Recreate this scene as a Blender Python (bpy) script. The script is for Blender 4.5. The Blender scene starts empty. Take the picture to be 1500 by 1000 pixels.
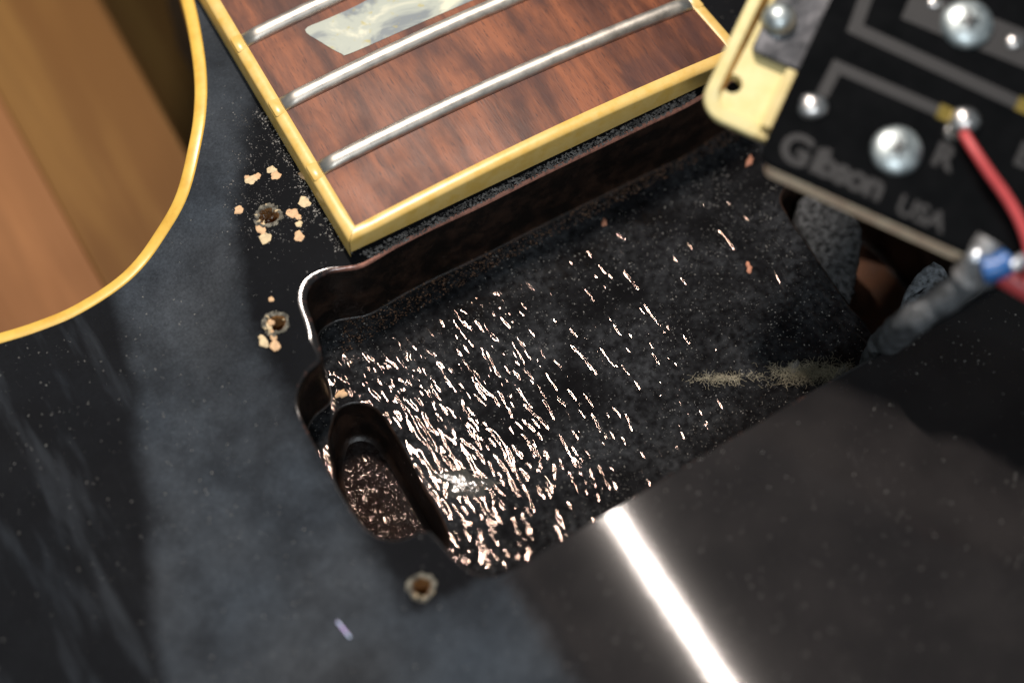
import bpy, bmesh, math, random
import numpy as np
from mathutils import Vector, Matrix
from mathutils.geometry import delaunay_2d_cdt
# units: 1 = 1 mm.  x runs along the pickup cavity, y towards the neck, z out of the guitar's face.
random.seed(4); rng = np.random.default_rng(4)
S = bpy.context.scene
S.unit_settings.scale_length = 0.001
# ---------------------------------------------------------------- camera
F = 3000.0; TH = math.radians(28.874); PH = math.radians(29.757); D = 247.135
TGT = Vector((-17.519, -20.971, 0))
R_ = Vector((math.cos(PH), -math.sin(PH), 0)); Q_ = Vector((math.sin(PH), math.cos(PH), 0)); Z_ = Vector((0, 0, 1))
CP = TGT + D*(math.cos(TH)*Z_ - math.sin(TH)*Q_)
FW = -math.cos(TH)*Z_ + math.sin(TH)*Q_
UP = math.cos(TH)*Q_ + math.sin(TH)*Z_
cd = bpy.data.cameras.new('camera'); co = bpy.data.objects.new('camera', cd); S.collection.objects.link(co)
co.matrix_world = Matrix.Translation(CP) @ Matrix((R_, UP, -FW)).transposed().to_4x4()
cd.sensor_width = 36; cd.sensor_fit = 'HORIZONTAL'; cd.lens = F/1500*36; cd.clip_start = 5; cd.clip_end = 3000
cd.dof.use_dof = True; cd.dof.focus_distance = 259; cd.dof.aperture_fstop = cd.lens*1e-3/9.0
S.camera = co
def ray(px, py): return (FW + R_*((px-750)/F) - UP*((py-500)/F)).normalized()
def P(px, py, z=0.0):
    d = ray(px, py); return CP + d*((z-CP.z)/d.z)
# ---------------------------------------------------------------- light
w = bpy.data.worlds.new('World'); S.world = w; w.use_nodes = True
w.node_tree.nodes['Background'].inputs[0].default_value = (0.80, 0.92, 1.0, 1); w.node_tree.nodes['Background'].inputs[1].default_value = 0.25
S.view_settings.view_transform = 'Standard'; S.view_settings.look = 'None'; S.view_settings.exposure = 0; S.view_settings.gamma = 1
FLOOR_Z = -12.0
def lamp(name, pos, aim, power, sx, sy, col, yref=Vector((0, 1, 0))):
    l = bpy.data.lights.new(name, 'AREA'); l.shape = 'RECTANGLE'; l.size = sx; l.size_y = sy; l.energy = power; l.color = col
    o = bpy.data.objects.new(name, l); S.collection.objects.link(o)
    z = (pos-aim).normalized(); y = (yref - z*yref.dot(z)).normalized(); x = y.cross(z)
    o.matrix_world = Matrix.Translation(pos) @ Matrix((x, y, z)).transposed().to_4x4(); return o
p0 = P(545, 735, FLOOR_Z); vc = (CP-p0).normalized(); vl = Vector((-vc.x, -vc.y, vc.z))
lamp('work_lamp', p0+vl*380, p0, 1.7e6, 4, 54, (1.0, 0.885, 0.80))
aim = P(900, 450, 0); lamp('second_lamp', aim+(-Q_*.66+Z_*.75+R_*.05)*420, aim, .62e6, 60, 40, (0.90, 0.95, 1.0), R_)
sm = lambda a, b, v: (lambda t: t*t*(3-2*t))(min(1, max(0, (v-a)/(b-a))))
# ---------------------------------------------------------------- node helpers
class NT:
    def __init__(s, name):
        s.m = bpy.data.materials.new(name); s.m.use_nodes = True; s.t = s.m.node_tree; s.b = s.t.nodes['Principled BSDF']
        s.tc = s.t.nodes.new('ShaderNodeTexCoord'); s.co = s.tc.outputs['Object']
    def put(s, sock, v):
        if isinstance(v, bpy.types.NodeSocket): s.t.links.new(v, sock)
        elif isinstance(v, (tuple, list)) and len(v) == 3 and sock.type == 'RGBA': sock.default_value = (*v, 1)
        else: sock.default_value = v
    def n(s, typ, ins=None, out=0, **kw):
        nd = s.t.nodes.new('ShaderNode'+typ)
        for k, v in kw.items(): setattr(nd, k, v)
        for k, v in (ins or {}).items(): s.put(nd.inputs[k], v)
        return nd.outputs[out]
    def map(s, scale=(1, 1, 1), rot=0, loc=(0, 0, 0)): return s.n('Mapping', {'Vector': s.co, 'Scale': scale, 'Rotation': (0, 0, rot), 'Location': loc})
    def noise(s, vec=None, scale=1, detail=4, rough=.5, dist=0): return s.n('TexNoise', {'Vector': vec or s.co, 'Scale': scale, 'Detail': detail, 'Roughness': rough, 'Distortion': dist})
    def ramp(s, f, a, b, lo=0.0, hi=1.0): return s.n('MapRange', {'Value': f, 'From Min': a, 'From Max': b, 'To Min': lo, 'To Max': hi}, interpolation_type='SMOOTHSTEP')
    def math(s, op, a, b=0.0, c=None):
        ins = {0: a, 1: b}
        if c is not None: ins[2] = c
        return s.n('Math', ins, operation=op)
    def mix(s, f, a, b):
        nd = s.t.nodes.new('ShaderNodeMix'); nd.data_type = 'RGBA'
        s.put(nd.inputs[0], f); s.put(nd.inputs[6], a); s.put(nd.inputs[7], b); return nd.outputs[2]
    def fmix(s, f, a, b):
        nd = s.t.nodes.new('ShaderNodeMix'); s.put(nd.inputs[0], f); s.put(nd.inputs[2], a); s.put(nd.inputs[3], b); return nd.outputs[0]
    def bump(s, h, dist, strength=1.0, normal=None):
        i = {'Height': h, 'Distance': dist, 'Strength': strength}
        if normal is not None: i['Normal'] = normal
        return s.n('Bump', i)
    def set(s, **kw):
        for k, v in kw.items(): s.put(s.b.inputs[{'color': 'Base Color', 'rough': 'Roughness', 'metal': 'Metallic', 'normal': 'Normal', 'coat': 'Coat Weight', 'coatr': 'Coat Roughness', 'coatn': 'Coat Normal', 'ior': 'IOR', 'trans': 'Transmission Weight', 'spec': 'Specular IOR Level', 'sss': 'Subsurface Weight', 'alpha': 'Alpha', 'tint': 'Specular Tint'}[k]], v)
        return s.m
    def xyz(s):
        nd = s.t.nodes.new('ShaderNodeSeparateXYZ'); s.t.links.new(s.co, nd.inputs[0]); return nd.outputs
    def half(s, px0, py0, px1, py1, z, soft, warp=None):
        """0..1 across the line through two points of the face (1 on its left-hand side, in plan)"""
        a = P(px0, py0, z); b = P(px1, py1, z); d = (b-a); nrm = Vector((-d.y, d.x, 0)).normalized(); X = s.xyz()
        v = s.math('ADD', s.math('MULTIPLY', X[0], nrm.x), s.math('MULTIPLY_ADD', X[1], nrm.y, -a.dot(nrm)))
        if warp is not None: v = s.math('ADD', v, warp)
        return s.ramp(v, -soft, soft)
# ---------------------------------------------------------------- object helpers
def obj(name, V, Fc, mat, parent=None, smooth=True):
    me = bpy.data.meshes.new(name); me.from_pydata([tuple(v) for v in V], [], Fc); me.update()
    for m in (mat if isinstance(mat, list) else [mat]): me.materials.append(m)
    if smooth: me.polygons.foreach_set('use_smooth', [True]*len(me.polygons))
    o = bpy.data.objects.new(name, me); S.collection.objects.link(o)
    if parent is not None: own(o, parent)
    return o
def base(o):
    v = Vector((0, 0, 0))
    while o is not None: v += o.location; o = o.parent
    return v
def own(o, parent): o.parent = parent; o.location = -base(parent)
def thing(name, label, cat, loc, group=None):
    o = bpy.data.objects.new(name, None); o.empty_display_size = 2; S.collection.objects.link(o); o.location = loc; return tag(o, label, cat, group)
def tag(o, label, cat, group=None, kind=None):
    o['label'] = label
    if cat: o['category'] = cat
    if group: o['group'] = group
    if kind: o['kind'] = kind
    return o
def fixn(o):
    bm = bmesh.new(); bm.from_mesh(o.data); bmesh.ops.recalc_face_normals(bm, faces=bm.faces); bm.to_mesh(o.data); bm.free(); return o
def spline(pts, step, closed=True):
    """Catmull-Rom through 3-D points, resampled at about `step`"""
    p = [Vector(q) for q in pts]; n = len(p); out = []
    for i in range(n if closed else n-1):
        g = lambda k: p[k % n] if closed else p[max(0, min(n-1, k))]
        a, b, c, d = g(i-1), g(i), g(i+1), g(i+2); m = max(1, round((c-b).length/step))
        for k in range(m):
            t = k/m; out.append(.5*((2*b)+(c-a)*t+(2*a-5*b+4*c-d)*t*t+(3*b-a-3*c+d)*t**3))
    if not closed: out.append(p[-1])
    return out
def inside(X, Y, poly):
    r = np.zeros(X.shape, bool); n = len(poly)
    for i in range(n):
        x0, y0 = poly[i][0], poly[i][1]; x1, y1 = poly[(i+1) % n][0], poly[(i+1) % n][1]
        c = ((y0 > Y) != (y1 > Y)); 
        if y0 != y1: r ^= c & (X < (x1-x0)*(Y-y0)/(y1-y0)+x0)
    return r
def seglen(X, Y, poly):
    d = np.full(X.shape, 1e9)
    for i in range(len(poly)):
        a = np.array(poly[i][:2]); b = np.array(poly[(i+1) % len(poly)][:2]); e = b-a; L = max(e@e, 1e-9)
        t = np.clip(((X-a[0])*e[0]+(Y-a[1])*e[1])/L, 0, 1); d = np.minimum(d, np.hypot(X-a[0]-t*e[0], Y-a[1]-t*e[1]))
    return d
def sheet(outer, holes, step, zf):
    """triangulated sheet with holes; returns verts, faces. Heights from zf(x,y) except on loops given with z"""
    loops = [outer]+holes; V = []; E = []; zl = []
    for L in loops:
        s = len(V); n = len(L)
        for v in L: V.append(Vector((v[0], v[1]))); zl.append(v[2])
        E += [(s+i, s+(i+1) % n) for i in range(n)]
    A = np.array([v[:2] for v in outer]); x0, y0 = A.min(0); x1, y1 = A.max(0)
    X, Y = np.meshgrid(np.arange(x0, x1, step), np.arange(y0, y1, step*.87)); X = X + (np.arange(X.shape[0]) % 2)[:, None]*step*.5
    X = X.ravel(); Y = Y.ravel(); k = inside(X, Y, outer)
    for h in holes: k &= ~inside(X, Y, h)
    X, Y = X[k], Y[k]; d = np.full(X.shape, 1e9)
    for L in loops: d = np.minimum(d, seglen(X, Y, L))
    X, Y = X[d > .45*step], Y[d > .45*step]
    nb = len(V); V += [Vector((a, b)) for a, b in zip(X, Y)]
    r = delaunay_2d_cdt(V, E, [], 0, 1e-5)
    ov, of, orig = r[0], r[2], r[3]
    C = np.array([[(ov[f[0]].x+ov[f[1]].x+ov[f[2]].x)/3, (ov[f[0]].y+ov[f[1]].y+ov[f[2]].y)/3] for f in of])
    k = inside(C[:, 0], C[:, 1], outer)
    for h in holes: k &= ~inside(C[:, 0], C[:, 1], h)
    VV = []
    for i, v in enumerate(ov):
        z = None
        for j in orig[i]:
            if j < nb: z = zl[j]
        VV.append((v.x, v.y, zf(v.x, v.y) if z is None else z))
    FF = []
    for f, g in zip(of, k):
        if g:
            a, b, c = (ov[q] for q in f)
            FF.append(tuple(f) if (b-a).cross(c-a) > 0 else tuple(reversed(f)))
    return VV, FF
def offset(loop, d):
    """loop moved outwards by d (loop counter-clockwise seen from +z)"""
    n = len(loop); out = []
    for i in range(n):
        t = (loop[(i+1) % n]-loop[i-1]); t.z = 0; t.normalize(); out.append(loop[i]+Vector((t.y, -t.x, 0))*d)
    return out
def ccw(L): return L if sum(L[i].x*L[(i+1) % len(L)].y-L[(i+1) % len(L)].x*L[i].y for i in range(len(L))) > 0 else L[::-1]
def strip(rings, closed=True):
    n = len(rings[0]); V = [v for r in rings for v in r]; Fc = []
    for k in range(len(rings)-1):
        for i in range(n if closed else n-1):
            j = (i+1) % n; Fc.append((k*n+i, k*n+j, (k+1)*n+j, (k+1)*n+i))
    return V, Fc
def tube(path, rad, seg=12, cap=True):
    rings = []; up = Vector((0.1, 0.2, 1))
    for i, p in enumerate(path):
        t = (path[min(i+1, len(path)-1)]-path[max(i-1, 0)]).normalized(); a = t.cross(up).normalized(); b = a.cross(t)
        r = rad[i] if isinstance(rad, (list, tuple)) else rad
        rings.append([p+a*(r*math.cos(2*math.pi*k/seg))+b*(r*math.sin(2*math.pi*k/seg)) for k in range(seg)])
    V, Fc = strip(rings)
    if cap: Fc.append(tuple(range(seg))[::-1]); Fc.append(tuple(range(len(V)-seg, len(V))))
    return V, Fc
def box(frame, x0, x1, y0, y1, z0, z1, bev=0.0, seg=3):
    """rounded-corner slab in a frame (o,e1,e2,n); bev rounds the plan corners, edges get a small chamfer"""
    o, e1, e2, n = frame; r = max(bev, .01); pl = []
    for cx, cy, a0 in ((x1-r, y1-r, 0), (x0+r, y1-r, 90), (x0+r, y0+r, 180), (x1-r, y0+r, 270)):
        for k in range(seg+1):
            a = math.radians(a0+90*k/seg); pl.append((cx+r*math.cos(a), cy+r*math.sin(a), math.cos(a), math.sin(a)))
    c = min(.18, (z1-z0)*.25); rings = []
    for z, ins in ((z0, c), (z0+c, 0), (z1-c, 0), (z1, c)):
        rings.append([o+e1*(x-ins*a)+e2*(y-ins*b)+n*z for x, y, a, b in pl])
    V, Fc = strip(rings); m = len(pl); Fc.append(tuple(range(m))[::-1]); Fc.append(tuple(range(3*m, 4*m))); return V, Fc
def dome(frame, cx, cy, z, r, h, seg=24, rings=7, wob=0.0, under=0.0):
    o, e1, e2, n = frame; V = []; RR = []
    for k in range(rings):
        a = k/(rings-1)*math.pi/2*.97; rr = r*math.cos(a); hh = h*math.sin(a)
        RR.append([o+e1*(cx+rr*(1+wob*math.sin(3*t+1)*math.cos(2*t))*math.cos(t))+e2*(cy+rr*(1+wob*math.sin(2*t+k*.3))*math.sin(t))+n*(z+hh) for t in (2*math.pi*i/seg for i in range(seg))])
    if under: RR.insert(0, [v-n*under for v in RR[0]])
    V, Fc = strip(RR); Fc.append(tuple(range(len(V)-seg, len(V)))); return V, Fc
def blob(c, rx, ry, h, ang=0, seg=14, irr=.2, rings=4):
    """irregular low lump lying on the face, plan ellipse"""
    ph = [random.uniform(0, 6.28) for _ in range(4)]; RR = []
    for k in range(rings):
        a = k/(rings-1)*math.pi/2*.93; ring = []
        for i in range(seg):
            t = 2*math.pi*i/seg; q = math.cos(a)*(1+irr*(math.sin(2*t+ph[0])*.5+math.sin(3*t+ph[1])*.5+.6*math.sin(5*t+ph[2])))
            x = rx*q*math.cos(t); y = ry*q*math.sin(t)
            ring.append(c+Vector((x*math.cos(ang)-y*math.sin(ang), x*math.sin(ang)+y*math.cos(ang), h*math.sin(a)-.05)))
        RR.append(ring)
    V, Fc = strip(RR); Fc.append(tuple(range(len(V)-seg, len(V)))); return V, Fc
# ---------------------------------------------------------------- the guitar's carved face
def ztop(x, y):
    ax = abs(x); xs = x+6.7; ax = abs(xs); z = -ax*ax/280 if ax < 22 else -1.7286-.15714*28*(1-math.exp(-(ax-22)/28))
    a = max(sm(3, 26, -y), sm(28, 44, ax)); z *= a
    if y < -28: t = min(-28-y, 60); z += .0017*min(t, 17)**2+(.058*(t-17)+.00155*(t-17)**2 if t > 17 else 0)
    return z
def T(px, py, dz=0.0):
    z = 0.0
    for _ in range(8): p = P(px, py, z); z = ztop(p.x, p.y)
    return P(px, py, z)+Vector((0, 0, dz))
# ---------------------------------------------------------------- materials
def lacquer():
    k = NT('black_lacquer'); X = k.xyz()
    wn = k.math('MULTIPLY_ADD', k.noise(scale=.16, detail=5, rough=.65), 9, -4.5)
    wn2 = k.math('MULTIPLY_ADD', k.noise(scale=.5, detail=5, rough=.7), 3.2, -1.6)
    # dust lies everywhere except under the footprint of the mounting ring that was taken off
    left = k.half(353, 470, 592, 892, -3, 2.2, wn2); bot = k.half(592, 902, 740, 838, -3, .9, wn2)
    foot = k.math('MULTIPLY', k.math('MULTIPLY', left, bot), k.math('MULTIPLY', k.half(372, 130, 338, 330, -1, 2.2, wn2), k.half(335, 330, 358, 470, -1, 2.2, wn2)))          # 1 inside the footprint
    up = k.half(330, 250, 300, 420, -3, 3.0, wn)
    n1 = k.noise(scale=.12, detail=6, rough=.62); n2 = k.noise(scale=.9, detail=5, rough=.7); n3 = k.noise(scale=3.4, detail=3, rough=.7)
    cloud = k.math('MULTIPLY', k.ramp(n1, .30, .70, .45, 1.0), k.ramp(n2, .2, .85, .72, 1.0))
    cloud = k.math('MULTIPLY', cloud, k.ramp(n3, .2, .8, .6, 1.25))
    # belly between the two pickups: warmer grey haze, slightly rougher
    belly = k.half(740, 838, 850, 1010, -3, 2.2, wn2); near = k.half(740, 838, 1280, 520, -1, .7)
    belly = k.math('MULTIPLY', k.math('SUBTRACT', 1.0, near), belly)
    # soft line where the painted bluish window sheen, mixed with dust, stops
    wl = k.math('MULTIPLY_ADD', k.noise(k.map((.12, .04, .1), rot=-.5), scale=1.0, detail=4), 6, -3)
    outside_sheen = k.half(245, 1020, 192, 560, -6, 1.6, wl)
    dust = k.math('MULTIPLY', cloud, k.math('SUBTRACT', 1.0, k.math('MULTIPLY', outside_sheen, .90)))
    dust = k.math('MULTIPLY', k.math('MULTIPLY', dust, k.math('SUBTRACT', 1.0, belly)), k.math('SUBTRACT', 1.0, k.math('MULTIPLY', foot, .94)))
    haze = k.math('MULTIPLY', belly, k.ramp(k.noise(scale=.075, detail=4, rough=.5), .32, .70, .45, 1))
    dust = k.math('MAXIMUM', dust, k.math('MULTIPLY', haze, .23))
    # greasy smears combed along the cutaway
    sw = k.noise(k.map((.30, .05, .3), rot=.35), scale=1, detail=5, rough=.6)
    horn = k.math('MULTIPLY', k.half(40, 700, 300, 380, -5, 4, wn), k.half(120, 500, 150, 600, -5, 6, wn))
    sme = k.math('MULTIPLY', k.ramp(sw, .45, .75), .4)
    dust = k.math('MAXIMUM', dust, k.math('MULTIPLY', sme, outside_sheen))
    tone = k.mix(belly, k.mix(k.noise(scale=.05, detail=2), (.082, .118, .160), (.150, .156, .162)), (.165, .145, .138))  # bluish tone: dust colour with a soft window reflection painted in
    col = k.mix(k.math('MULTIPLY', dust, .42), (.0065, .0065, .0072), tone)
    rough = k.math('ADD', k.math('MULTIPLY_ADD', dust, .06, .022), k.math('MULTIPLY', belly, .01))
    h = k.noise(scale=.35, detail=2); nb = k.bump(h, .012, .5); nb = k.bump(n3, .004, 1.0, nb)
    return k.set(color=col, rough=rough, normal=nb, ior=1.5, spec=.05, coat=k.math('MULTIPLY_ADD', belly, .05, .008), coatr=.14)
def cavity_mat(name, brown, fx, fy, amp, fine, dustc):
    k = NT(name); X = k.xyz()
    # sagged thick lacquer: long ripples across x, orange peel near the walls
    a = k.noise(k.map((fx, fy, fy)), scale=1, detail=.7, rough=.3, dist=1.1)
    a2 = k.noise(k.map((fx*.33, fy*.6, .2), loc=(7, 3, 1)), scale=1, detail=1, rough=.4)
    b = k.noise(scale=3.0, detail=1, rough=.5)
    nearwall = k.half(480, 520, 1080, 215, FLOOR_Z, 7.5, k.math('MULTIPLY_ADD', k.noise(scale=.2), 8, -4))
    h = k.math('MULTIPLY_ADD', a2, .9, a); h = k.math('MULTIPLY_ADD', k.math('MULTIPLY', b, k.math('MULTIPLY_ADD', nearwall, fine*1.6, fine*.12)), 1.0, h)
    nb = k.bump(h, amp, 1.0)
    d = k.math('MULTIPLY', k.ramp(k.noise(scale=.09, detail=5, rough=.6, vec=k.map(loc=(3, 8, 0))), .30, .72), k.ramp(k.noise(scale=1.1, detail=5, rough=.62), .25, .85))
    col = k.mix(k.math('MULTIPLY', d, dustc), brown, (.10, .107, .115))
    return k.set(color=col, rough=k.math('MULTIPLY_ADD', d, .06, .018), normal=nb, ior=1.5, spec=.15, tint=(1.0, .74, .63))
def simple(name, color, rough=.5, metal=0, var=.25, scale=.6, bump=0.0, **kw):
    k = NT(name); n = k.noise(scale=scale, detail=5, rough=.6)
    c = k.mix(k.ramp(n, .3, .7), tuple(v*(1-var) for v in color), tuple(min(1, v*(1+var)) for v in color))
    d = dict(color=c, rough=k.ramp(n, .2, .8, rough*.8, min(1, rough*1.2)), metal=metal)
    if bump: d['normal'] = k.bump(k.noise(scale=scale*5, detail=4), bump)
    d.update(kw); return k.set(**d)
def binding_mat(name, color, deep):
    k = NT(name); n = k.noise(scale=.5, detail=5, rough=.6)
    c = k.mix(k.ramp(n, .35, .75), color, deep); c = k.mix(k.ramp(k.noise(scale=2.2, detail=4, rough=.7), .62, .78, 0, .35), c, (.28, .14, .03))
    return k.set(color=c, rough=.32, sss=.0, normal=k.bump(k.noise(scale=1.5, detail=4), .008))
def rosewood():
    k = NT('rosewood'); rx = math.radians(0)
    st = k.noise(k.map((.30, .055, .1)), scale=1, detail=5, rough=.6, dist=.4)
    st2 = k.noise(k.map((1.0, .10, .3)), scale=1, detail=4, rough=.6)
    pores = k.noise(k.map((4.5, .5, 1)), scale=1, detail=3, rough=.6)
    bl = k.noise(scale=.13, detail=3)
    c = k.mix(k.ramp(st, .33, .66), (.052, .015, .008), (.235, .074, .029))
    c = k.mix(k.ramp(st2, .42, .66, 0, .55), c, (.10, .034, .019)); c = k.mix(k.ramp(pores, .56, .70, 0, .75), c, (.04, .014, .01))
    c = k.mix(k.ramp(bl, .52, .68, 0, .5), c, (.055, .020, .017))
    return k.set(color=c, rough=k.ramp(bl, .3, .7, .40, .52), normal=k.bump(pores, .03, .6), spec=.28)
def pearl():
    k = NT('pearloid'); v = k.noise(k.map((.10, .13, 1), rot=.4, loc=(2, 1, 0)), scale=1, detail=4, rough=.55, dist=.9)
    c = k.mix(k.ramp(v, .38, .52), (.20, .225, .235), (.40, .43, .37)); c = k.mix(k.ramp(v, .54, .68), c, (.66, .65, .50))
    c = k.mix(k.ramp(k.noise(scale=.8, detail=3), .60, .72, 0, .6), c, (.42, .36, .12))
    return k.set(color=c, rough=.22, coat=.4)
def wood_floor(name, a, b, c3, seed):
    k = NT(name); g = k.noise(k.map((.085, .008, .1), loc=(seed, seed*2, 0)), scale=1.6, detail=5, rough=.6, dist=.3); f = k.noise(k.map((.6, .02, .2), loc=(seed, 0, 0)), scale=1, detail=3)
    c = k.mix(k.ramp(g, .34, .66), a, b); c = k.mix(k.ramp(f, .45, .8, 0, .35), c, c3)
    return k.set(color=c, rough=.6, spec=.15, normal=k.bump(f, .1))
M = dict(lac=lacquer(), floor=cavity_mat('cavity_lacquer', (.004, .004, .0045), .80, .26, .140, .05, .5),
    pocket=cavity_mat('pocket_lacquer', (.010, .006, .005), 1.5, 1.0, .30, .2, .2),
    bind=binding_mat('aged_yellow_binding', (.72, .455, .082), (.62, .36, .055)), fbind=binding_mat('aged_cream_binding', (.70, .485, .16), (.64, .40, .085)),
    wood=rosewood(), pearl=pearl(),
    fret=simple('nickel_silver', (.56, .52, .46), .46, 1.0, .08, .5, .008),
    bare=simple('bare_maple', (.62, .40, .22), .75, 0, .18, 1.5, .05), hole=simple('screw_hole_wood', (.17, .075, .018), .8, 0, .4, 1.4, .1),
    crumb=simple('crumbled_lacquer', (.16, .148, .115), .6, 0, .8, 1.6, .3), fluff=simple('lint', (.46, .41, .29), .9, 0, .2, .5),
    dust=simple('dust_fleck', (.30, .285, .26), .8, 0, .3, .3), gritm=simple('grit', (.16, .15, .14), .6, 0, .5, .4),
    rough=simple('rough_blackened_wood', (.060, .062, .064), .34, 0, .85, 1.1, .5), mahog=simple('raw_mahogany', (.10, .042, .02), .8, 0, .3, .4, .05),
    pcb=simple('black_solder_mask', (.0025, .0025, .0027), .16, 0, .3, .3, .004, spec=.18), trace=simple('grey_screen_print', (.014, .0136, .014), .6, 0, .15, 1.0), gold=simple('gold_pad', (.20, .15, .03), .4, .6, .2, 1.0),
    solder=simple('solder', (.55, .53, .51), .30, 1.0, .2, 1.0, .04), screw=simple('zinc_screw', (.46, .51, .51), .46, 1.0, .2, .8, .03), slot=simple('screw_recess', (.02, .02, .02), .5, .2, .2, .8),
    copper=simple('bronze_baseplate', (.95, .66, .46), .5, .0, .22, .5, .03), nickel=simple('dull_nickel_plate', (.17, .17, .18), .30, 1.0, .35, .25, .03),
    red=simple('red_insulation', (.47, .060, .062), .42, 0, .08, .4), blue=simple('blue_insulation', (.018, .10, .30), .35, 0, .15, .4), jacket=simple('dusty_cable_jacket', (.075, .080, .084), .42, 0, .6, .45, .45), braid=simple('tinned_braid', (.26, .26, .26), .4, .5, .3, 1.2, .1),
    tip=simple('bare_wire_end', (.62, .66, .70), .3, .8, .1, 1.0))
def cream():
    k = NT('stained_cream_plastic'); n = k.noise(scale=.4, detail=5, rough=.6)
    c = k.mix(k.ramp(n, .3, .75), (.72, .635, .33), (.66, .56, .25)); c = k.mix(k.ramp(k.noise(scale=.9, detail=5, rough=.7), .60, .74, 0, .5), c, (.42, .20, .04))
    return k.set(color=c, rough=.35, normal=k.bump(k.noise(scale=1.2, detail=3), .05))
M['cream'] = cream(); M['stain'] = simple('nicotine_stained_plastic', (.45, .235, .060), .4, 0, .3, .5, .05)
k = NT('clear_glue'); M['glue'] = k.set(color=(.9, .88, .78), rough=.10, trans=.95, ior=1.42, normal=k.bump(k.noise(scale=1.2, detail=3), .15))
k = NT('iridescent_film'); gx = k.noise(scale=.9, detail=1); M['film'] = k.set(color=k.mix(k.ramp(gx, .35, .65), (.05, .20, .36), (.16, .08, .42)), rough=.35, metal=.0)
def wallm():
    k = NT('cavity_wall_lacquer'); n = k.noise(scale=.25, detail=5, rough=.65); f = k.noise(scale=2.0, detail=5, rough=.7)
    c = k.mix(k.ramp(n, .40, .68), (.006, .004, .003), (.030, .014, .008)); c = k.mix(k.ramp(f, .68, .78, 0, .4), c, (.05, .022, .013))
    return k.set(color=c, rough=k.ramp(n, .3, .7, .28, .5), normal=k.bump(f, .08, .8))
M['wall'] = wallm()
def rimm():
    k = NT('worn_cavity_edge'); n = k.noise(scale=1.3, detail=5, rough=.7); X = k.xyz()
    neck = k.math('MULTIPLY', k.ramp(X[1], -9, -4), k.ramp(X[0], -33, -28)); side = k.math('MULTIPLY', k.ramp(n, .5, .75, .0, .16), k.math('SUBTRACT', 1.0, neck))
    wgt = k.math('MAXIMUM', k.math('MULTIPLY', neck, k.ramp(n, .3, .6, .55, 1)), side)
    edge = k.ramp(X[2], -3.0, -.2)
    return k.set(color=k.mix(wgt, (.008, .007, .007), (.46, .21, .15)), rough=.16, normal=k.bump(n, .012))
M['rim'] = rimm()
# ---------------------------------------------------------------- table under the guitar
TZ = -40
fl = obj('floor', [(-400, -400, TZ-6), (500, -400, TZ-6), (500, 500, TZ-6), (-400, 500, TZ-6)], [(0, 1, 2, 3)], M['mahog']); fl['kind'] = 'structure'
edgep = P(70, 270, TZ).x
pl = [wood_floor('floorboard_oak', (.145, .066, .017), (.205, .105, .028), (.10, .044, .013), 3), wood_floor('floorboard_red', (.235, .105, .040), (.30, .135, .052), (.19, .08, .028), 11)]
for i, (x0, x1, m) in enumerate(((edgep-75, edgep-.05, 1), (edgep+.05, edgep+75, 0), (edgep+75.8, edgep+150, 0))):
    V, Fc = box((Vector((0, 0, TZ)), Vector((1, 0, 0)), Vector((0, 1, 0)), Z_), x0, x1, -180, 260, -6+.05, 0, .3); o = obj('plank', V, Fc, pl[m], fl, smooth=False)
# ---------------------------------------------------------------- guitar
G = thing('electric_guitar', 'black single-cutaway electric guitar with yellow binding and its neck pickup cavity empty', 'guitar', (0, -20, -45))
rim_px = [(533, 388), (580, 361), (633, 334), (700, 303), (780, 263), (850, 229), (940, 186), (1020, 147), (1100, 108), (1170, 75), (1210, 62), (1250, 75), (1285, 120), (1330, 135), (1375, 190), (1430, 300), (1452, 370), (1440, 420), (1400, 448), (1340, 484),
    (1280, 520), (1220, 553), (1160, 588), (1080, 634), (1000, 681), (940, 717), (880, 752), (835, 779), (795, 803), (760, 826), (735, 838), (708, 841), (684, 829), (660, 808), (642, 787), (630, 776), (614, 776), (600, 783), (580, 789), (556, 784), (532, 766), (507, 730), (480, 681), (453, 632), (438, 598), (437, 573), (448, 549), (464, 535), (472, 523), (468, 500), (457, 465), (449, 437), (457, 414), (480, 399), (505, 394)]
rim = ccw(spline([T(*p) for p in rim_px], .7))
for v in rim: v.z = ztop(v.x, v.y)
def inward(loop, d): return offset(loop, -d)
H, VD = 1.05, .5
rings = []
for k in range(7):
    a = math.radians(90*k/6); Hs = [H*.36+.7*sm(-30, -36, v.x)*sm(-13, -8, v.y) for v in rim]; o1 = offset(rim, 1.0); L = [v+(q-v)*(h_*(1-math.sin(a))) for v, q, h_ in zip(rim, o1, Hs)]
    rings.append([Vector((p.x, p.y, ztop(p.x, p.y)-VD*(1-math.cos(a)))) for p in L])
outer_rim = rings[0]
# face outline: cutaway edge, then far outside the frame
arc_px = [(-190, 548), (-90, 527), (0, 503), (60, 484), (120, 458), (190, 411), (240, 350), (276, 285), (296, 205), (303, 150), (302, 100), (294, 45), (284, 0), (268, -55), (240, -120), (200, -190)]
arc = spline([T(*p) for p in arc_px], 1.0, closed=False)
for v in arc: v.z = ztop(v.x, v.y)
far = [T(*p) for p in ((900, -260), (1700, -200), (1750, 500), (1700, 1250), (700, 1280), (-200, 1200))]
outl = spline([arc[-1]]+far+[arc[0]], 3.0, closed=False)
loop = arc+outl[1:-1]
for v in loop: v.z = ztop(v.x, v.y)
loop = ccw(loop)
holes_px = [(393, 316, 1.25), (404, 474, 1.15), (617, 860, 1.15)]
hl = []
for px, py, r in holes_px:
    c = T(px, py); L = [Vector((c.x+r*(1+.12*math.sin(3*t+px))*math.cos(t), c.y+r*(1+.12*math.sin(2*t+py))*math.sin(t), 0)) for t in (2*math.pi*i/44 for i in range(44))]
    for v in L: v.z = ztop(v.x, v.y)
    hl.append(ccw(L))
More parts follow.
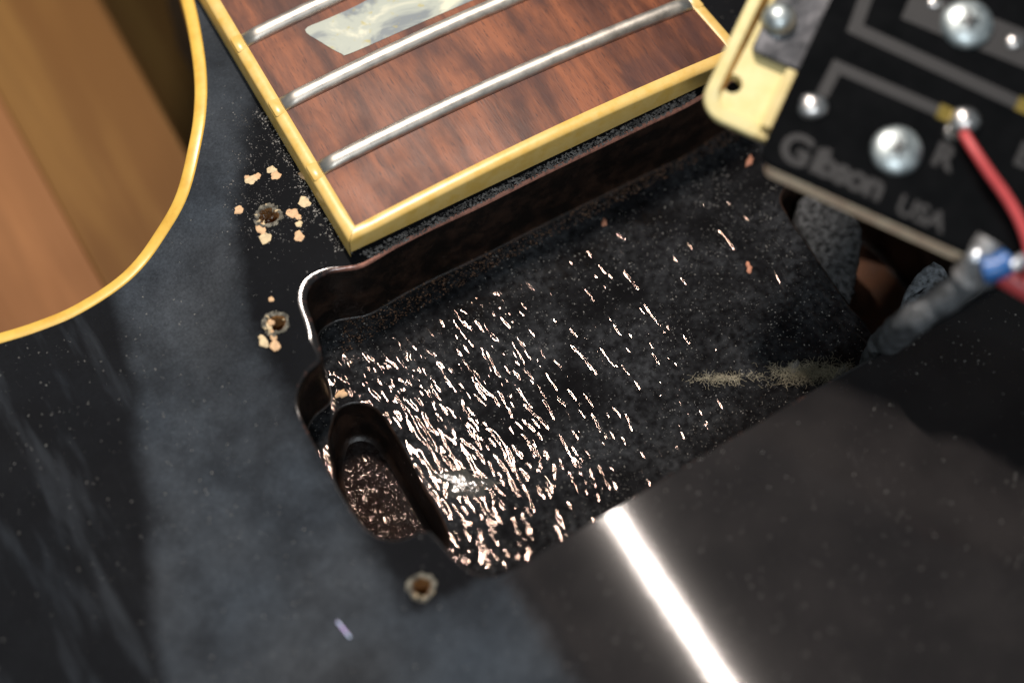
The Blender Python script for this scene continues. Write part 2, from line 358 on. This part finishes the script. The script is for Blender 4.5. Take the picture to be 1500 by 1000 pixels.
V, Fc = sheet(loop, [outer_rim]+hl, 1.6, ztop)
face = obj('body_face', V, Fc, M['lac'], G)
V, Fc = strip(rings); fixn(obj('cavity_rim', V, Fc, M['rim'], G))
for i, L in enumerate(hl):
    RR = [[v+Vector((0, 0, .02)) for v in offset(L, .55)], [v+Vector((0, 0, .16)) for v in offset(L, .22)], L, [v+Vector((0, 0, -.5)) for v in offset(L, -.25)], [v+Vector((0, 0, -7)) for v in offset(L, -.4)]]
    for q in RR[:2]:
        for v in q: v.z += random.uniform(-.02, .16); v.x += random.uniform(-.2, .2); v.y += random.uniform(-.2, .2)
    V, Fc = strip(RR); n = len(L); Fc.append(tuple(range(4*n, 5*n)))
    o = obj('screw_hole', V, Fc, [M['crumb'], M['hole']], G)
    for j, f in enumerate(o.data.polygons): f.material_index = 1 if j >= 2*n else 0
    fixn(o)
# side of the body below the face
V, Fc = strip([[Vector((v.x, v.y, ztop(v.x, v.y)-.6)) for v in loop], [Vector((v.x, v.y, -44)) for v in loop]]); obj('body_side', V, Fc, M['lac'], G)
# wall and floor of the cavity
wr = [rings[-1]]
for f in (.35, .75): wr.append([Vector((v.x, v.y, v.z+(FLOOR_Z+.35-v.z)*f)) for v in rings[-1]])
for k in range(6):
    a = math.radians(90*k/5); L = inward(rings[-1], 0.35*(1-math.cos(a))); wr.append([Vector((p.x, p.y, FLOOR_Z+.35-.35*math.sin(a))) for p in L])
V, Fc = strip(wr); fixn(obj('cavity_wall', V, Fc, M['wall'], G))
floor_loop = wr[-1]
pk1 = [(486, 614), (496, 597), (520, 588), (546, 594), (565, 612), (590, 652), (620, 708), (646, 752), (660, 790), (650, 815), (620, 832), (585, 834), (555, 822), (524, 783), (503, 738), (486, 686), (480, 645)]
pk2 = [(1142, 288), (1165, 262), (1220, 245), (1300, 265), (1370, 340), (1415, 420), (1400, 480), (1350, 525), (1300, 542), (1284, 530), (1279, 500), (1262, 470), (1236, 440), (1190, 372), (1155, 320)]
pls = []
for j, (px, dep) in enumerate(((pk1, 8.5), (pk2, 15.0))):
    L = ccw(spline([P(a, b, FLOOR_Z) for a, b in px], .6)); pls.append(L)
    RR = [L, [v+Vector((0, 0, -.12)) for v in inward(L, .22)], [v+Vector((0, 0, -.5)) for v in inward(L, .3)], [v+Vector((0, 0, -dep+1)) for v in inward(L, .45)], [v+Vector((0, 0, -dep+.3)) for v in inward(L, .7)], [v+Vector((0, 0, -dep)) for v in inward(L, 1.3)]]
    V, Fc = strip(RR); o = obj('pocket_wall', V, Fc, M['wall'], G); fixn(o)
    V, Fc = sheet(RR[-1], [], 1.0, lambda x, y: FLOOR_Z-dep); obj('pocket_floor', V, Fc, M['pocket'] if j == 0 else M['mahog'], G)
V, Fc = sheet(floor_loop, pls, 1.0, lambda x, y: FLOOR_Z); obj('cavity_floor', V, Fc, M['floor'], G)
# rough ledges left standing in the far pocket
def chunk(px, z, h, mat, name):
    L = ccw(spline([P(a, b, z) for a, b in px], .55)); RR = []
    for k, (ins, dz) in enumerate(((-.1, -h), (0, -.5), (.15, -.12), (.7, .0), (1.6, .12))):
        RR.append([v+Vector((random.uniform(-.16, .16), random.uniform(-.16, .16), dz+random.uniform(-.16, .16))) for v in inward(L, ins)])
    V, Fc = strip(RR); n = len(L); c = sum(RR[-1], Vector())/n; V.append(c); Fc += [(4*n+i, 4*n+(i+1) % n, len(V)-1) for i in range(n)]
    return fixn(obj(name, V, Fc, mat, G))
chunk([(1172, 290), (1200, 280), (1236, 300), (1262, 330), (1258, 380), (1250, 425), (1243, 440), (1222, 415), (1190, 365), (1170, 325)], -14.5, 11, M['rough'], 'wood_ledge')
chunk([(1368, 382), (1388, 398), (1395, 420), (1350, 450), (1322, 452), (1328, 425), (1345, 400)], -3.0, 13, simple('lit_splintered_wood', (.17, .19, .21), .3, 0, .8, 1.3, .5), 'wood_ledge')  # lighter bluish colour paints in cool light catching this ledge
# binding round the cutaway
def zb(v, d): return Vector((v.x, v.y, v.z+d))
t_in = arc; n = len(arc); outw = []
for i, v in enumerate(arc):
    t = (arc[min(i+1, n-1)]-arc[max(i-1, 0)]); t.z = 0; t.normalize(); outw.append(Vector((-t.y, t.x, 0)))
prof = [(-.02, -.9), (0.0, .03), (.25, .10), (1.1, .06), (1.5, -.05), (1.68, -.35), (1.7, -6.0), (-.02, -6.0)]
V, Fc = strip([[zb(arc[i]+outw[i]*a, b) for i in range(n)] for a, b in prof], closed=False); fixn(obj('body_binding', V, Fc, M['bind'], G))
# chipped spots where bare wood shows
spots = [(368, 263, 9, 7), (377, 258, 5, 5), (362, 260, 4, 4), (398, 249, 7, 6), (404, 257, 8, 6), (351, 307, 8, 5.5), (446, 296, 9, 8), (428, 312, 8, 7.5), (437, 318, 5, 4), (438, 328, 5, 5), (438, 346, 7, 8), (383, 335, 7, 9), (390, 348, 9, 8), (445, 258, 5.5, 8), (397, 472, 5, 4), (388, 499, 8, 9), (401, 491, 6, 7), (406, 505, 9, 8), (392, 478, 6, 6), (398, 438, 4, 4)]
M['pale'] = simple('pale_maple', (.60, .47, .28), .75, 0, .2, 1.5, .05)
for i, (px, py, *_) in enumerate(holes_px):        # torn fibres standing round each hole
    for _ in range(9):
        an = random.uniform(0, 6.28); c = T(px, py)+Vector((math.cos(an), math.sin(an), 0))*random.uniform(1.15, 1.6); V, Fc = blob(c, random.uniform(.25, .5), random.uniform(.12, .22), .25, an+random.uniform(-.6, .6), 8, .4, 3); obj('splinter', V, Fc, M['pale'] if random.random() < .5 else M['crumb'], G)
for i, (px, py, a, b) in enumerate(spots):
    V, Fc = blob(T(px, py), a/10.4, b/9.2, .16, random.uniform(-.3, .3)); obj('bare_wood_spot', V, Fc, M['bare'] if i % 3 else M['pale'], G)
# ---------------------------------------------------------------- fretboard
E = 3.85
A_l, B_l = P(470, 246, E), P(358, 60, E); Crn = P(520, 331, E)          # left wood edge
A_r = P(1009, 5, E); Er = P(1040, 86, E)
dirl = (B_l-Crn).normalized(); e_end = (Er-Crn); e_end.normalize()
Wd = 54.2; CrnR = Crn+e_end*Wd; dirr = (A_r-CrnR).normalized()
SAG = 1.25
def fb(s, t):
    """s 0..1 across the board, t mm towards the nut from the end; height follows the radius"""
    a = Crn+dirl*t; b = CrnR+dirr*t; p = a.lerp(b, s); return p+Z_*(SAG*(1-(2*s-1)**2))
NS, LEN = 28, 150
FB = thing('x', '', None, (0, 0, 0)); bpy.data.objects.remove(FB)
rows = [[fb(i/NS, t) for i in range(NS+1)] for t in np.linspace(0, LEN, 38)]
V, Fc = strip(rows, closed=False); n0 = len(V); V += [v-Z_*(v.z+0.0) for v in rows[0]]+[v-Z_*v.z for v in rows[-1]]
Fc += [(i, n0+i, n0+i+1, i+1) for i in range(NS)]
board = obj('fretboard', V, Fc, M['wood'], G, smooth=False); fixn(board)
def sub(name, V, Fc, mat, smooth=True): return fixn(obj(name, V, Fc, mat, board, smooth))
BW = 1.62
nl = Vector((dirl.y, -dirl.x, 0)).normalized()*-1; nr = Vector((dirr.y, -dirr.x, 0)).normalized(); ne = Vector((e_end.y, -e_end.x, 0)).normalized()
if ne.y > 0: ne = -ne
def bprof(p, nrm, zb_): # rounded block profile
    return [p+nrm*.0+Z_*.02, p+nrm*.15+Z_*.10, p+nrm*(BW*.6)+Z_*.02, p+nrm*(BW*.9)-Z_*.14, p+nrm*BW-Z_*.5, p+nrm*BW+Z_*(zb_-p.z)]
for side, d, nn, c in ((0, dirl, nl, Crn), (1, dirr, nr, CrnR)):
    cols = [bprof(c+d*t, nn, -1.2) for t in [-BW*.02]+list(np.linspace(2, LEN, 12))]
    # mitre at the end of the board
    mc = c; m = bprof(c, nn, -1.2)
    ext = e_end*(-1 if side == 0 else 1)
    cols[0] = [v+(-d)*((v-c).dot(nn)/BW*BW*.97) for v in m]
    V, Fc = strip(cols, closed=False); sub('edge_binding', V, Fc, M['fbind'])
cols = []
for s in np.linspace(0, 1, NS+1):
    p = fb(s, 0); m = bprof(p, ne, 1.25); cols.append(m)
for k, (d, nn, idx) in enumerate(((dirl, nl, 0), (dirr, nr, -1))):
    base_ = Crn if k == 0 else CrnR
    cols[idx] = [v+nn*((v-fb(0 if k == 0 else 1, 0)).dot(ne)*.97) for v in cols[idx]]
V, Fc = strip(cols, closed=False); sub('end_binding', V, Fc, M['fbind'])
m0 = [fb(0, t)-Z_*3.9 for t in (25, LEN)]; m1 = [fb(1, t)-Z_*3.9 for t in (25, LEN)]; RR = []
for a, b in zip(m0, m1):
    a = a+nl*BW; b = b+nr*BW; RR.append([a.lerp(b, .5)+(a-b)*.5*math.cos(q)-Z_*(20*math.sin(q)**.8) for q in np.linspace(0, math.pi, 24)])
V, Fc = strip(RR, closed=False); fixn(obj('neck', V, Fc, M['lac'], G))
# frets
def solve_t(px, py):
    p = P(px, py, E); return (p-Crn).dot(dirl)
def tr_of(px, py): return (P(px, py, E)-CrnR).dot(dirr)
t22 = solve_t(470, 247); t22r = tr_of(1009, 6); gap = t22r-t22
t21, t20 = solve_t(416, 153), solve_t(359, 60)
for t in (t22, t21, t20):
    cols = []
    for i in range(NS+1):
        s = i/NS; a = Crn+dirl*t; b = CrnR+dirr*(t+gap); p = a.lerp(b, s)+Z_*(SAG*(1-(2*s-1)**2)); dv = dirl
        endf = 1.0 if 0 < i < NS else .55
        cols.append([p+dv*(1.1*math.cos(q))+Z_*(1.0*endf*math.sin(q)+.02) for q in (math.pi*j/12 for j in range(13))])
    V, Fc = strip(cols, closed=False); Fc.append(tuple(range(13))); Fc.append(tuple(range(len(V)-13, len(V)))); sub('fret', V, Fc, M['fret'])
    for side in (0, 1):
        c = (Crn+dirl*t) if side == 0 else (CrnR+dirr*(t+gap)); d = dirl if side == 0 else dirr; nn = nl if side == 0 else nr
        V, Fc = box((c, nn, d, Z_), .04, BW*.93, -1.35, 1.35, -.4, .10, .3); sub('binding_nib', V, Fc, M['fbind'])
# inlay
iz = E+.9
ip = [(447, 44), (470, 62), (500, 79), (515, 78), (600, 41), (690, 2), (760, -28), (735, -38), (690, -44), (600, -34), (528, 6), (480, 28)]
def on_board(px, py):
    z = E
    for _ in range(5):
        p = P(px, py, z); s = (p-Crn).dot(e_end)/Wd; z = E+SAG*(1-(2*s-1)**2)
    return P(px, py, z)
ctr = [on_board(*p) for p in ip]; il = ccw(spline([v for v in ctr], .8))
zin = lambda x, y: (lambda s: E+SAG*(1-(2*s-1)**2)+.05)((Vector((x, y, E))-Crn).dot(e_end)/Wd)
for v in il: v.z = zin(v.x, v.y)
V, Fc = sheet(il, [], 1.5, zin); sub('inlay', V, Fc, M['pearl'])
# ---------------------------------------------------------------- pickup lying face down on the top right
bk = -FW; NP = (bk*math.cos(math.radians(12))+UP*math.sin(math.radians(12))).normalized()
OP = CP+ray(1120, 240)*230
def Qp(px, py, h=0.0):
    d = ray(px, py); return CP+d*((OP+NP*h-CP).dot(NP)/d.dot(NP))
E1 = (Qp(1428, 374)-Qp(1124, 238)).normalized(); E2 = NP.cross(E1); FP = (OP, E1, E2, NP)
def loc(px, py, h=0.0): v = Qp(px, py, h)-OP; return v.dot(E1), v.dot(E2)
PK = thing('pickup', 'upturned humbucking guitar pickup showing its black circuit board, screws and red lead', 'guitar pickup', Qp(1300, 200, -8))
x0, y0 = loc(1108, 232); x1 = x0+69; y1 = y0+38
V, Fc = box(FP, x0, x1, y0, y1, -1.3, 0, 1.8, 8); pcb = obj('circuit_board', V, Fc, M['pcb'], PK, smooth=False)
V, Fc = box(FP, x0+1.2, x1-.3, y0+.02, y1-.3, -4.6, -1.32, 1.0, 6); obj('baseplate', V, Fc, M['copper'], PK, smooth=False)
def psub(name, V, Fc, mat, smooth=True, par=None): return fixn(obj(name, V, Fc, mat, par or pcb, smooth))
def trace(px, wd, name='circuit_trace', mat=None, h=.07):
    pts = [Vector((*loc(*p), 0)) for p in px]; Ls, Rs = [], []
    for i, p in enumerate(pts):
        a = (p-pts[i-1]).normalized() if i else None; b = (pts[i+1]-p).normalized() if i < len(pts)-1 else None
        t = (a+b).normalized() if a and b else (a or b); nn = Vector((-t.y, t.x, 0)); s = 1/max(.4, nn.dot(Vector((-(b or a).y, (b or a).x, 0))))
        Ls.append(p+nn*wd/2*s); Rs.append(p-nn*wd/2*s)
    w3 = lambda v, z: OP+E1*v.x+E2*v.y+NP*z
    rr = [[w3(v, .0) for v in Ls], [w3(v, h) for v in Ls], [w3(v, h) for v in Rs], [w3(v, .0) for v in Rs]]
    V, Fc = strip(rr, closed=False); m = len(pts); Fc += [(0, m, 2*m, 3*m), (m-1, 2*m-1, 3*m-1, 4*m-1)]; return psub(name, V, Fc, mat or M['trace'], False)
trace([(1204, 140), (1226, 98), (1376, 163)], 1.35); trace([(1278, -30), (1252, 42), (1492, 152)], 1.5)
trace([(1374, 162), (1404, 175)], 1.7, 'gold_pad', M['gold'], .09); trace([(1490, 151), (1530, 169)], 1.7, 'gold_pad', M['gold'], .09)
trace([(1330, 4), (1392, 30), (1450, 52), (1560, 96)], 4.2, 'ground_pad')
def screw(px, py, r, h=1.5):
    cx, cy = loc(px, py); V, Fc = dome(FP, cx, cy, .05, r, h, 28, 8, under=.3); s = psub('screw', V, Fc, M['screw'])
    for a in (.5, .5+math.pi/2):
        c, d = math.cos(a), math.sin(a); fr = (OP+E1*cx+E2*cy+NP*(h*.96), E1*c+E2*d, -E1*d+E2*c, NP); V, Fc = box(fr, -r*.36, r*.36, -r*.09, r*.09, -.14, .13+.004*a, .08, 2); fixn(obj('cross_slot', V, Fc, M['slot'], PK))
    return s
for a in ((1313, 221, 2.9, 1.25), (1416, 36, 3.0, 1.4)): screw(*a)
for o in [q for q in PK.children if q.name.startswith('cross_slot')]: o.parent = pcb; o.location = -base(pcb)
for px, py, r, h in ((1190, 156, 1.65, 1.1), (1412, 178, 1.75, 1.5), (1485, 62, 1.0, .6), (1368, 4, .9, .5)):
    cx, cy = loc(px, py); V, Fc = dome(FP, cx, cy, .0, r, h, 20, 7, .10); psub('solder_joint', V, Fc, M['solder'])
cx, cy = loc(1402, 187); V, Fc = dome(FP, cx, cy, .0, 1.5, .25, 20, 4, .25); psub('flux_residue', V, Fc, M['glue'])
def text(s, px, py, size, bold, spx, shear=0.0):
    cu = bpy.data.curves.new('lettering', 'FONT'); cu.body = s; cu.size = size; cu.offset = bold; cu.extrude = .035; cu.space_character = spx; cu.align_x = 'LEFT'; cu.resolution_u = 4; cu.shear = shear
    o = bpy.data.objects.new('tmp', cu); me = bpy.data.meshes.new_from_object(o); bpy.data.objects.remove(o); me.name = 'lettering'; me.materials.append(M['trace'])
    q = bpy.data.objects.new('lettering', me); S.collection.objects.link(q); cx, cy = loc(px, py)
    me.transform(Matrix.Translation(OP+E1*cx+E2*cy+NP*.06) @ Matrix((E1, E2, NP)).transposed().to_4x4()); own(q, pcb); return q
text('G', 1136, 228, 4.9, .16, 1.0); text('ibson', 1184, 248, 4.3, .17, .92); text('USA', 1310, 310, 3.1, .10, .98); text('R', 1362, 238, 3.9, .16, 1.0); text('B', 1483, 238, 3.9, .16, 1.0)
# cream mounting ring under the pickup, seen from its hollow side
OR = OP-NP*4.5; FR = (OR, E1, E2, NP)
def locr(px, py): v = Qp(px, py, -6.2)+NP*1.7-OR; return v.dot(E1), v.dot(E2)
rx0, ry0 = locr(1018, 162); rx1 = rx0+91; ry1 = ry0+46
def rring(ins, z, r=3.2, seg=8, slope=0):
    out = []; r = max(.4, r-ins)
    for cx, cy, a0 in ((rx1-ins-r, ry1-ins-r, 0), (rx0+ins+r, ry1-ins-r, 90), (rx0+ins+r, ry0+ins+r, 180), (rx1-ins-r, ry0+ins+r, 270)):
        for k in range(seg+1):
            a = math.radians(a0+90*k/seg); yy = cy+r*math.sin(a); zz = z if z < -1.75 else -1.7+(z+1.7)*(.12+.88*sm(ry0+.6, ry0+5.5, yy)); xx = cx+r*math.cos(a); xx += (1.1*sm(ry0+6, ry0+16, yy)*(xx < rx0+5) if ins > 1.6 else 0); out.append(OR+E1*xx+E2*yy+NP*zz)
    return out
RT = thing('x', '', None, (0, 0, 0)); bpy.data.objects.remove(RT)
pr = [(1.6, -4.6), (.5, -4.2), (.0, -2.2), (.08, -1.2), (.3, -.4), (1.1, -.2), (1.5, -.35)]
V, Fc = strip([rring(a, b) for a, b in pr]); ringo = fixn(obj('mounting_ring', V, Fc, M['cream'], PK)); ringo['label'] = 'aged cream plastic mounting ring with brown stains'
V, Fc = strip([rring(1.5, -.35), rring(1.65, -.8), rring(1.8, -1.5), rring(2.0, -1.72)]); lip = fixn(obj('inner_lip', V, Fc, [M['cream'], M['stain']], ringo))
for f in lip.data.polygons: f.material_index = 1 if (Vector(f.center)-OR).dot(E2) > ry0+4.2 else 0
# plate with a screw hole (plan sheet mapped into the ring's frame)
to2 = lambda v: Vector(((v-OR).dot(E1), (v-OR).dot(E2), -1.7))
L = ccw([to2(v) for v in rring(1.95, -1.7)]); hx, hy = locr(1073, 123); hr = 1.15
hc = ccw([Vector((hx+hr*math.cos(2*math.pi*i/20), hy+hr*math.sin(2*math.pi*i/20), -1.7)) for i in range(20)])
win = ccw([Vector((x, y, -1.7)) for x, y in ((rx0+11.4, ry0+2.6), (rx1-10.8, ry0+2.6), (rx1-10.8, ry1-2.6), (rx0+11.4, ry1-2.6))])
win = [a.lerp(win[(i+1) % 4], k/12) for i, a in enumerate(win) for k in range(12)]
V, Fc = sheet(L, [hc, win], 2.0, lambda x, y: -1.7); W3 = lambda v: OR+E1*v[0]+E2*v[1]+NP*v[2]
obj('ring_plate', [W3(v) for v in V], Fc, M['cream'], ringo)
V, Fc = strip([[W3(v) for v in hc], [W3(v+Vector((0, 0, -1.9))) for v in hc]]); fixn(obj('ring_screw_hole', V, Fc, M['cream'], ringo))
V, Fc = strip([[W3(v) for v in win], [W3(v+Vector((0, 0, -1.9))) for v in win]]); fixn(obj('ring_window', V, Fc, M['cream'], ringo))
# nickel foot and height screw
FT = (OP-NP*4.75, E1, E2, NP)
def loct(px, py): v = Qp(px, py, -4.75)-FT[0]; return v.dot(E1), v.dot(E2)
a, b = loct(1098, 72); V, Fc = box(FT, a+.2, a+11, b, b+22, -1.2, 0, .6, 4); obj('mounting_foot', V, Fc, M['nickel'], PK, smooth=False)
a, b = loct(1141, 30); V, Fc = dome(FT, a, b, 0, 2.1, 2.0, 24, 8, under=.2); fixn(obj('height_screw', V, Fc, M['screw'], PK))
# slot rib beside the plate
a, b = locr(1148, 95); V, Fc = box(FR, a+.5, a+1.9, b-8.2, b+4, -1.9, -.6, .3); obj('ring_rib', V, Fc, M['cream'], ringo, smooth=False)
# ---------------------------------------------------------------- cable
CB = thing('pickup_cable', 'grey shielded pickup cable with blue and red leads rising out of the cavity', 'cable', P(1290, 520, FLOOR_Z))
path = spline([P(1262, 600, -16), P(1285, 520, -9), Qp(1330, 474, -12), Qp(1375, 442, -8), Qp(1420, 411, -4), Qp(1447, 394, -2.5)], .8, closed=False)
V, Fc = tube(path, [1.8+.14*math.sin(i*.9)+random.uniform(-.14, .14) for i in range(len(path))], 18); fixn(obj('cable_jacket', V, Fc, M['jacket'], CB))
V, Fc = tube(spline([Qp(1418, 405, -3), Qp(1432, 384, -1), Qp(1442, 368, -.2), Qp(1452, 352, .3)], .4, closed=False), [2.0, 2.0]+[1.7]*60, 12); fixn(obj('shield_braid', V[:], Fc, M['braid'], CB))
V, Fc = tube(spline([Qp(1440, 396, 1), Qp(1462, 391, 1.4), Qp(1478, 381, 1.5)], .4, closed=False), 1.45, 14); fixn(obj('blue_lead', V, Fc, M['blue'], CB))
V, Fc = tube(spline([Qp(1424, 384, .6), Qp(1428, 378, .9), Qp(1436, 372, .9)], .4, closed=False), .9, 10); fixn(obj('wire_end', V, Fc, M['tip'], CB))
V, Fc = tube(spline([Qp(1481, 393, 2.2), Qp(1490, 386, 2.2), Qp(1500, 380, 2.0)], .4, closed=False), .8, 10); fixn(obj('wire_end', V, Fc, M['tip'], CB))
V, Fc = tube(spline([Qp(1412, 196, .7), Qp(1424, 216, 1.5), Qp(1448, 252, 2.0), Qp(1475, 290, 2.1), Qp(1497, 330, 2.0), Qp(1509, 372, 1.6), Qp(1506, 420, .8)], .5, closed=False), .60, 14); fixn(obj('red_lead', V, Fc, M['red'], CB))
V, Fc = tube(spline([Qp(1470, 400, -1.5), Qp(1500, 418, -1.5), Qp(1540, 440, -2)], .5, closed=False), 1.5, 12); fixn(obj('red_lead', V, Fc, M['red'], CB))
# ---------------------------------------------------------------- loose bits
def bit(name, px, py, z, a, b, h, mat, label, cat, ang=0, group=None, irr=.3):
    c = P(px, py, z); V, Fc = blob(Vector((0, 0, 0)), a, b, h, ang, 12, irr); o = fixn(obj(name, V, Fc, mat)); o.location = c+Z_*.05; return tag(o, label, cat, group)
chipm = simple('pinkish_wood_chip', (.46, .20, .12), .7, 0, .2, 1.0, .05)
bit('wood_chip', 1097, 392, FLOOR_Z, .85, .42, .3, chipm, 'pinkish wood chip alone on the clean right part of the cavity floor', 'wood chip', 1.2, 'wood chips fallen on the cavity floor')
bit('wood_chip', 885, 326, FLOOR_Z, .75, .32, .3, chipm, 'slender wood chip at the foot of the fretboard side wall of the cavity', 'wood chip', .9, 'wood chips fallen on the cavity floor')
bit('wood_chip', 500, 577, FLOOR_Z, .75, .62, .35, M['bare'], 'orange wood chip on the rim of the small oval pocket', 'wood chip', .2, 'wood chips fallen on the cavity floor')
bit('wood_chip', 1098, 236, FLOOR_Z, .9, .5, .4, chipm, 'wood chip tucked beside the corner of the black circuit board', 'wood chip', .8, 'wood chips fallen on the cavity floor')
bit('pebble', 1163, 537, FLOOR_Z, 1.2, .5, .5, M['gritm'], 'flat dark grey pebble of dirt above the tuft of lint', 'dirt', .4, 'flakes of dirt beside the lint')
bit('pebble', 1232, 545, FLOOR_Z, 1.4, .45, .5, M['gritm'], 'dark flake of dirt at the cavity edge right of the lint', 'dirt', .3, 'flakes of dirt beside the lint')
def strands(c, n, sx, sy, sz, ang, ln, rad):
    V, Fc = [], []
    for _ in range(n):
        g = Vector((random.gauss(0, sx), random.gauss(0, sy), abs(random.gauss(0, sz))+.1)); g = Vector((g.x*math.cos(ang)-g.y*math.sin(ang), g.x*math.sin(ang)+g.y*math.cos(ang), g.z))
        p = c+g; a = random.uniform(0, 6.28); pts = []; L = random.uniform(.3, 1)*ln
        for k in range(6):
            pts.append(p.copy()); a += random.uniform(-.9, .9); p = p+Vector((math.cos(a), math.sin(a), random.uniform(-.3, .3)))*L/6
            p.z = max(p.z, c.z+.05)
        v, f = tube(pts, rad, 3, cap=False); o = len(V); V += v; Fc += [tuple(i+o for i in q) for q in f]
    return V, Fc
for (px, py, n, sx, sy, lab) in ((1188, 548, 1000, 2.7, .62, 'larger yellowish tuft of lint on the cavity floor near the cable'), (1055, 556, 200, 1.6, .2, 'thin straggling wisp of yellowish lint on the cavity floor')):
    c = P(px, py, FLOOR_Z); V, Fc = strands(Vector((0, 0, 0)), n, sx, sy, .35, math.radians(-27), 1.7, .013); o = obj('lint_tuft', V, Fc, M['fluff']); o.location = c; tag(o, lab, 'lint', 'tufts of lint in the cavity')
o = bit('glue_blob', 682, 708, FLOOR_Z, 3.6, 1.7, .22, M['glue'], 'clear blob of old glue on the glossy cavity floor beside the pocket', 'glue', -.5, irr=.45)
a, b = T(494, 910, .08), T(513, 934, .08); d = (b-a).normalized(); s = Vector((-d.y, d.x, 0))*.13
o = obj('foil_sliver', [a-s, b-s, b+s, a+s, a-s+Z_*.12, b-s+Z_*.12, b+s+Z_*.12, a+s+Z_*.12], [(3, 2, 1, 0), (4, 5, 6, 7), (0, 1, 5, 4), (1, 2, 6, 5), (2, 3, 7, 6), (3, 0, 4, 7)], M['film'], smooth=False); tag(o, 'tiny iridescent blue and violet sliver lying on the black face', 'foil sliver')
# ---------------------------------------------------------------- dust and grit
def flecks(name, pts, rmin, rmax, mat, label, power=3.0):
    V, Fc = [], []
    for p in pts:
        r = rmin+(rmax-rmin)*random.random()**power; o = len(V); a = random.uniform(0, 6.28); st = random.uniform(.6, 1.5)
        for k in range(3): V.append(p+Vector((r*st*math.cos(a+2.1*k), r/st*math.sin(a+2.1*k), 0)))
        V.append(p+Vector((random.uniform(-.4, .4)*r, random.uniform(-.4, .4)*r, r*.9))); Fc += [(o, o+1, o+3), (o+1, o+2, o+3), (o+2, o, o+3)]
    return tag(obj(name, V, Fc, mat, smooth=False), label, None, kind='stuff')
from mathutils import noise as mn
def scatter(poly, n, holes, zf, dens):
    A = np.array([v[:2] for v in poly]); lo, hi = A.min(0), A.max(0); out = []
    while len(out) < n:
        X = rng.uniform(lo[0], hi[0], n*2); Y = rng.uniform(lo[1], hi[1], n*2); k = inside(X, Y, poly)
        for h in holes: k &= ~inside(X, Y, h)
        for x, y in zip(X[k], Y[k]):
            if random.random() < dens(x, y): out.append(Vector((x, y, zf(x, y)+.01)))
            if len(out) >= n: break
    return out
fp = scatter(floor_loop, 7500, pls, lambda x, y: FLOOR_Z, lambda x, y: .25+.75*max(0, mn.noise(Vector((x*.12, y*.12, 1)))*1.4+.4))
flecks('dust', fp, .03, .13, M['dust'], 'fine pale dust flecks strewn over the cavity floor', 4)
vis = [Vector(T(*p)) for p in ((330, -20), (1080, -60), (1560, 350), (1560, 1040), (-60, 1040), (-60, 520), (120, 470), (250, 360), (305, 180))]
tp = scatter(ccw(vis), 4500, [outer_rim], lambda x, y: ztop(x, y), lambda x, y: .2+.8*max(0, mn.noise(Vector((x*.08, y*.08, 5)))*1.5+.45))
flecks('dust', tp, 0.03, .15, M['dust'], 'pale dust flecks lying on the black guitar face', 5)
cp_ = ccw([T(*p) for p in ((348, 150), (400, 175), (448, 250), (470, 320), (430, 360), (350, 350), (325, 320), (335, 230))])
lp = scatter(cp_, 900, [], lambda x, y: ztop(x, y), lambda x, y: .3+.7*max(0, mn.noise(Vector((x*.3, y*.3, 9)))*1.5+.3)); flecks('dust', lp, .03, .16, M['gritm'], 'fine crumbs of dirt in the clean corner beside the fretboard', 3)
led = ccw([T(*p) for p in ((525, 372), (700, 287), (1020, 133), (1020, 146), (700, 300), (545, 378))])
lp = scatter(led, 2600, [], lambda x, y: ztop(x, y), lambda x, y: 1); flecks('grit', lp, .05, .28, M['gritm'], 'dark grit packed along the ledge under the fretboard end', 3)
arcp = ccw([T(*p) for p in ((385, 150), (450, 240), (512, 350), (520, 372), (490, 368), (430, 262), (372, 165))])
lp = scatter(arcp, 500, [], lambda x, y: ztop(x, y), lambda x, y: 1); flecks('grit', lp, .05, .2, M['dust'], 'pale grit gathered along the side of the fretboard binding', 3)
wb = ccw([P(*p, FLOOR_Z) for p in ((505, 462), (560, 432), (700, 362), (1000, 214), (1100, 170), (1110, 190), (1005, 246), (760, 372), (600, 462), (500, 520))])
lp = scatter(wb, 3200, pls, lambda x, y: FLOOR_Z+random.random()**4*.5, lambda x, y: 1); flecks('grit', lp, .04, .17, simple('brown_grit', (.17, .09, .048), .6, 0, .5, .4), 'brown grit gathered along the foot of the cavity wall', 3)
S.cycles.max_bounces = 8; S.cycles.caustics_reflective = False; S.cycles.caustics_refractive = False
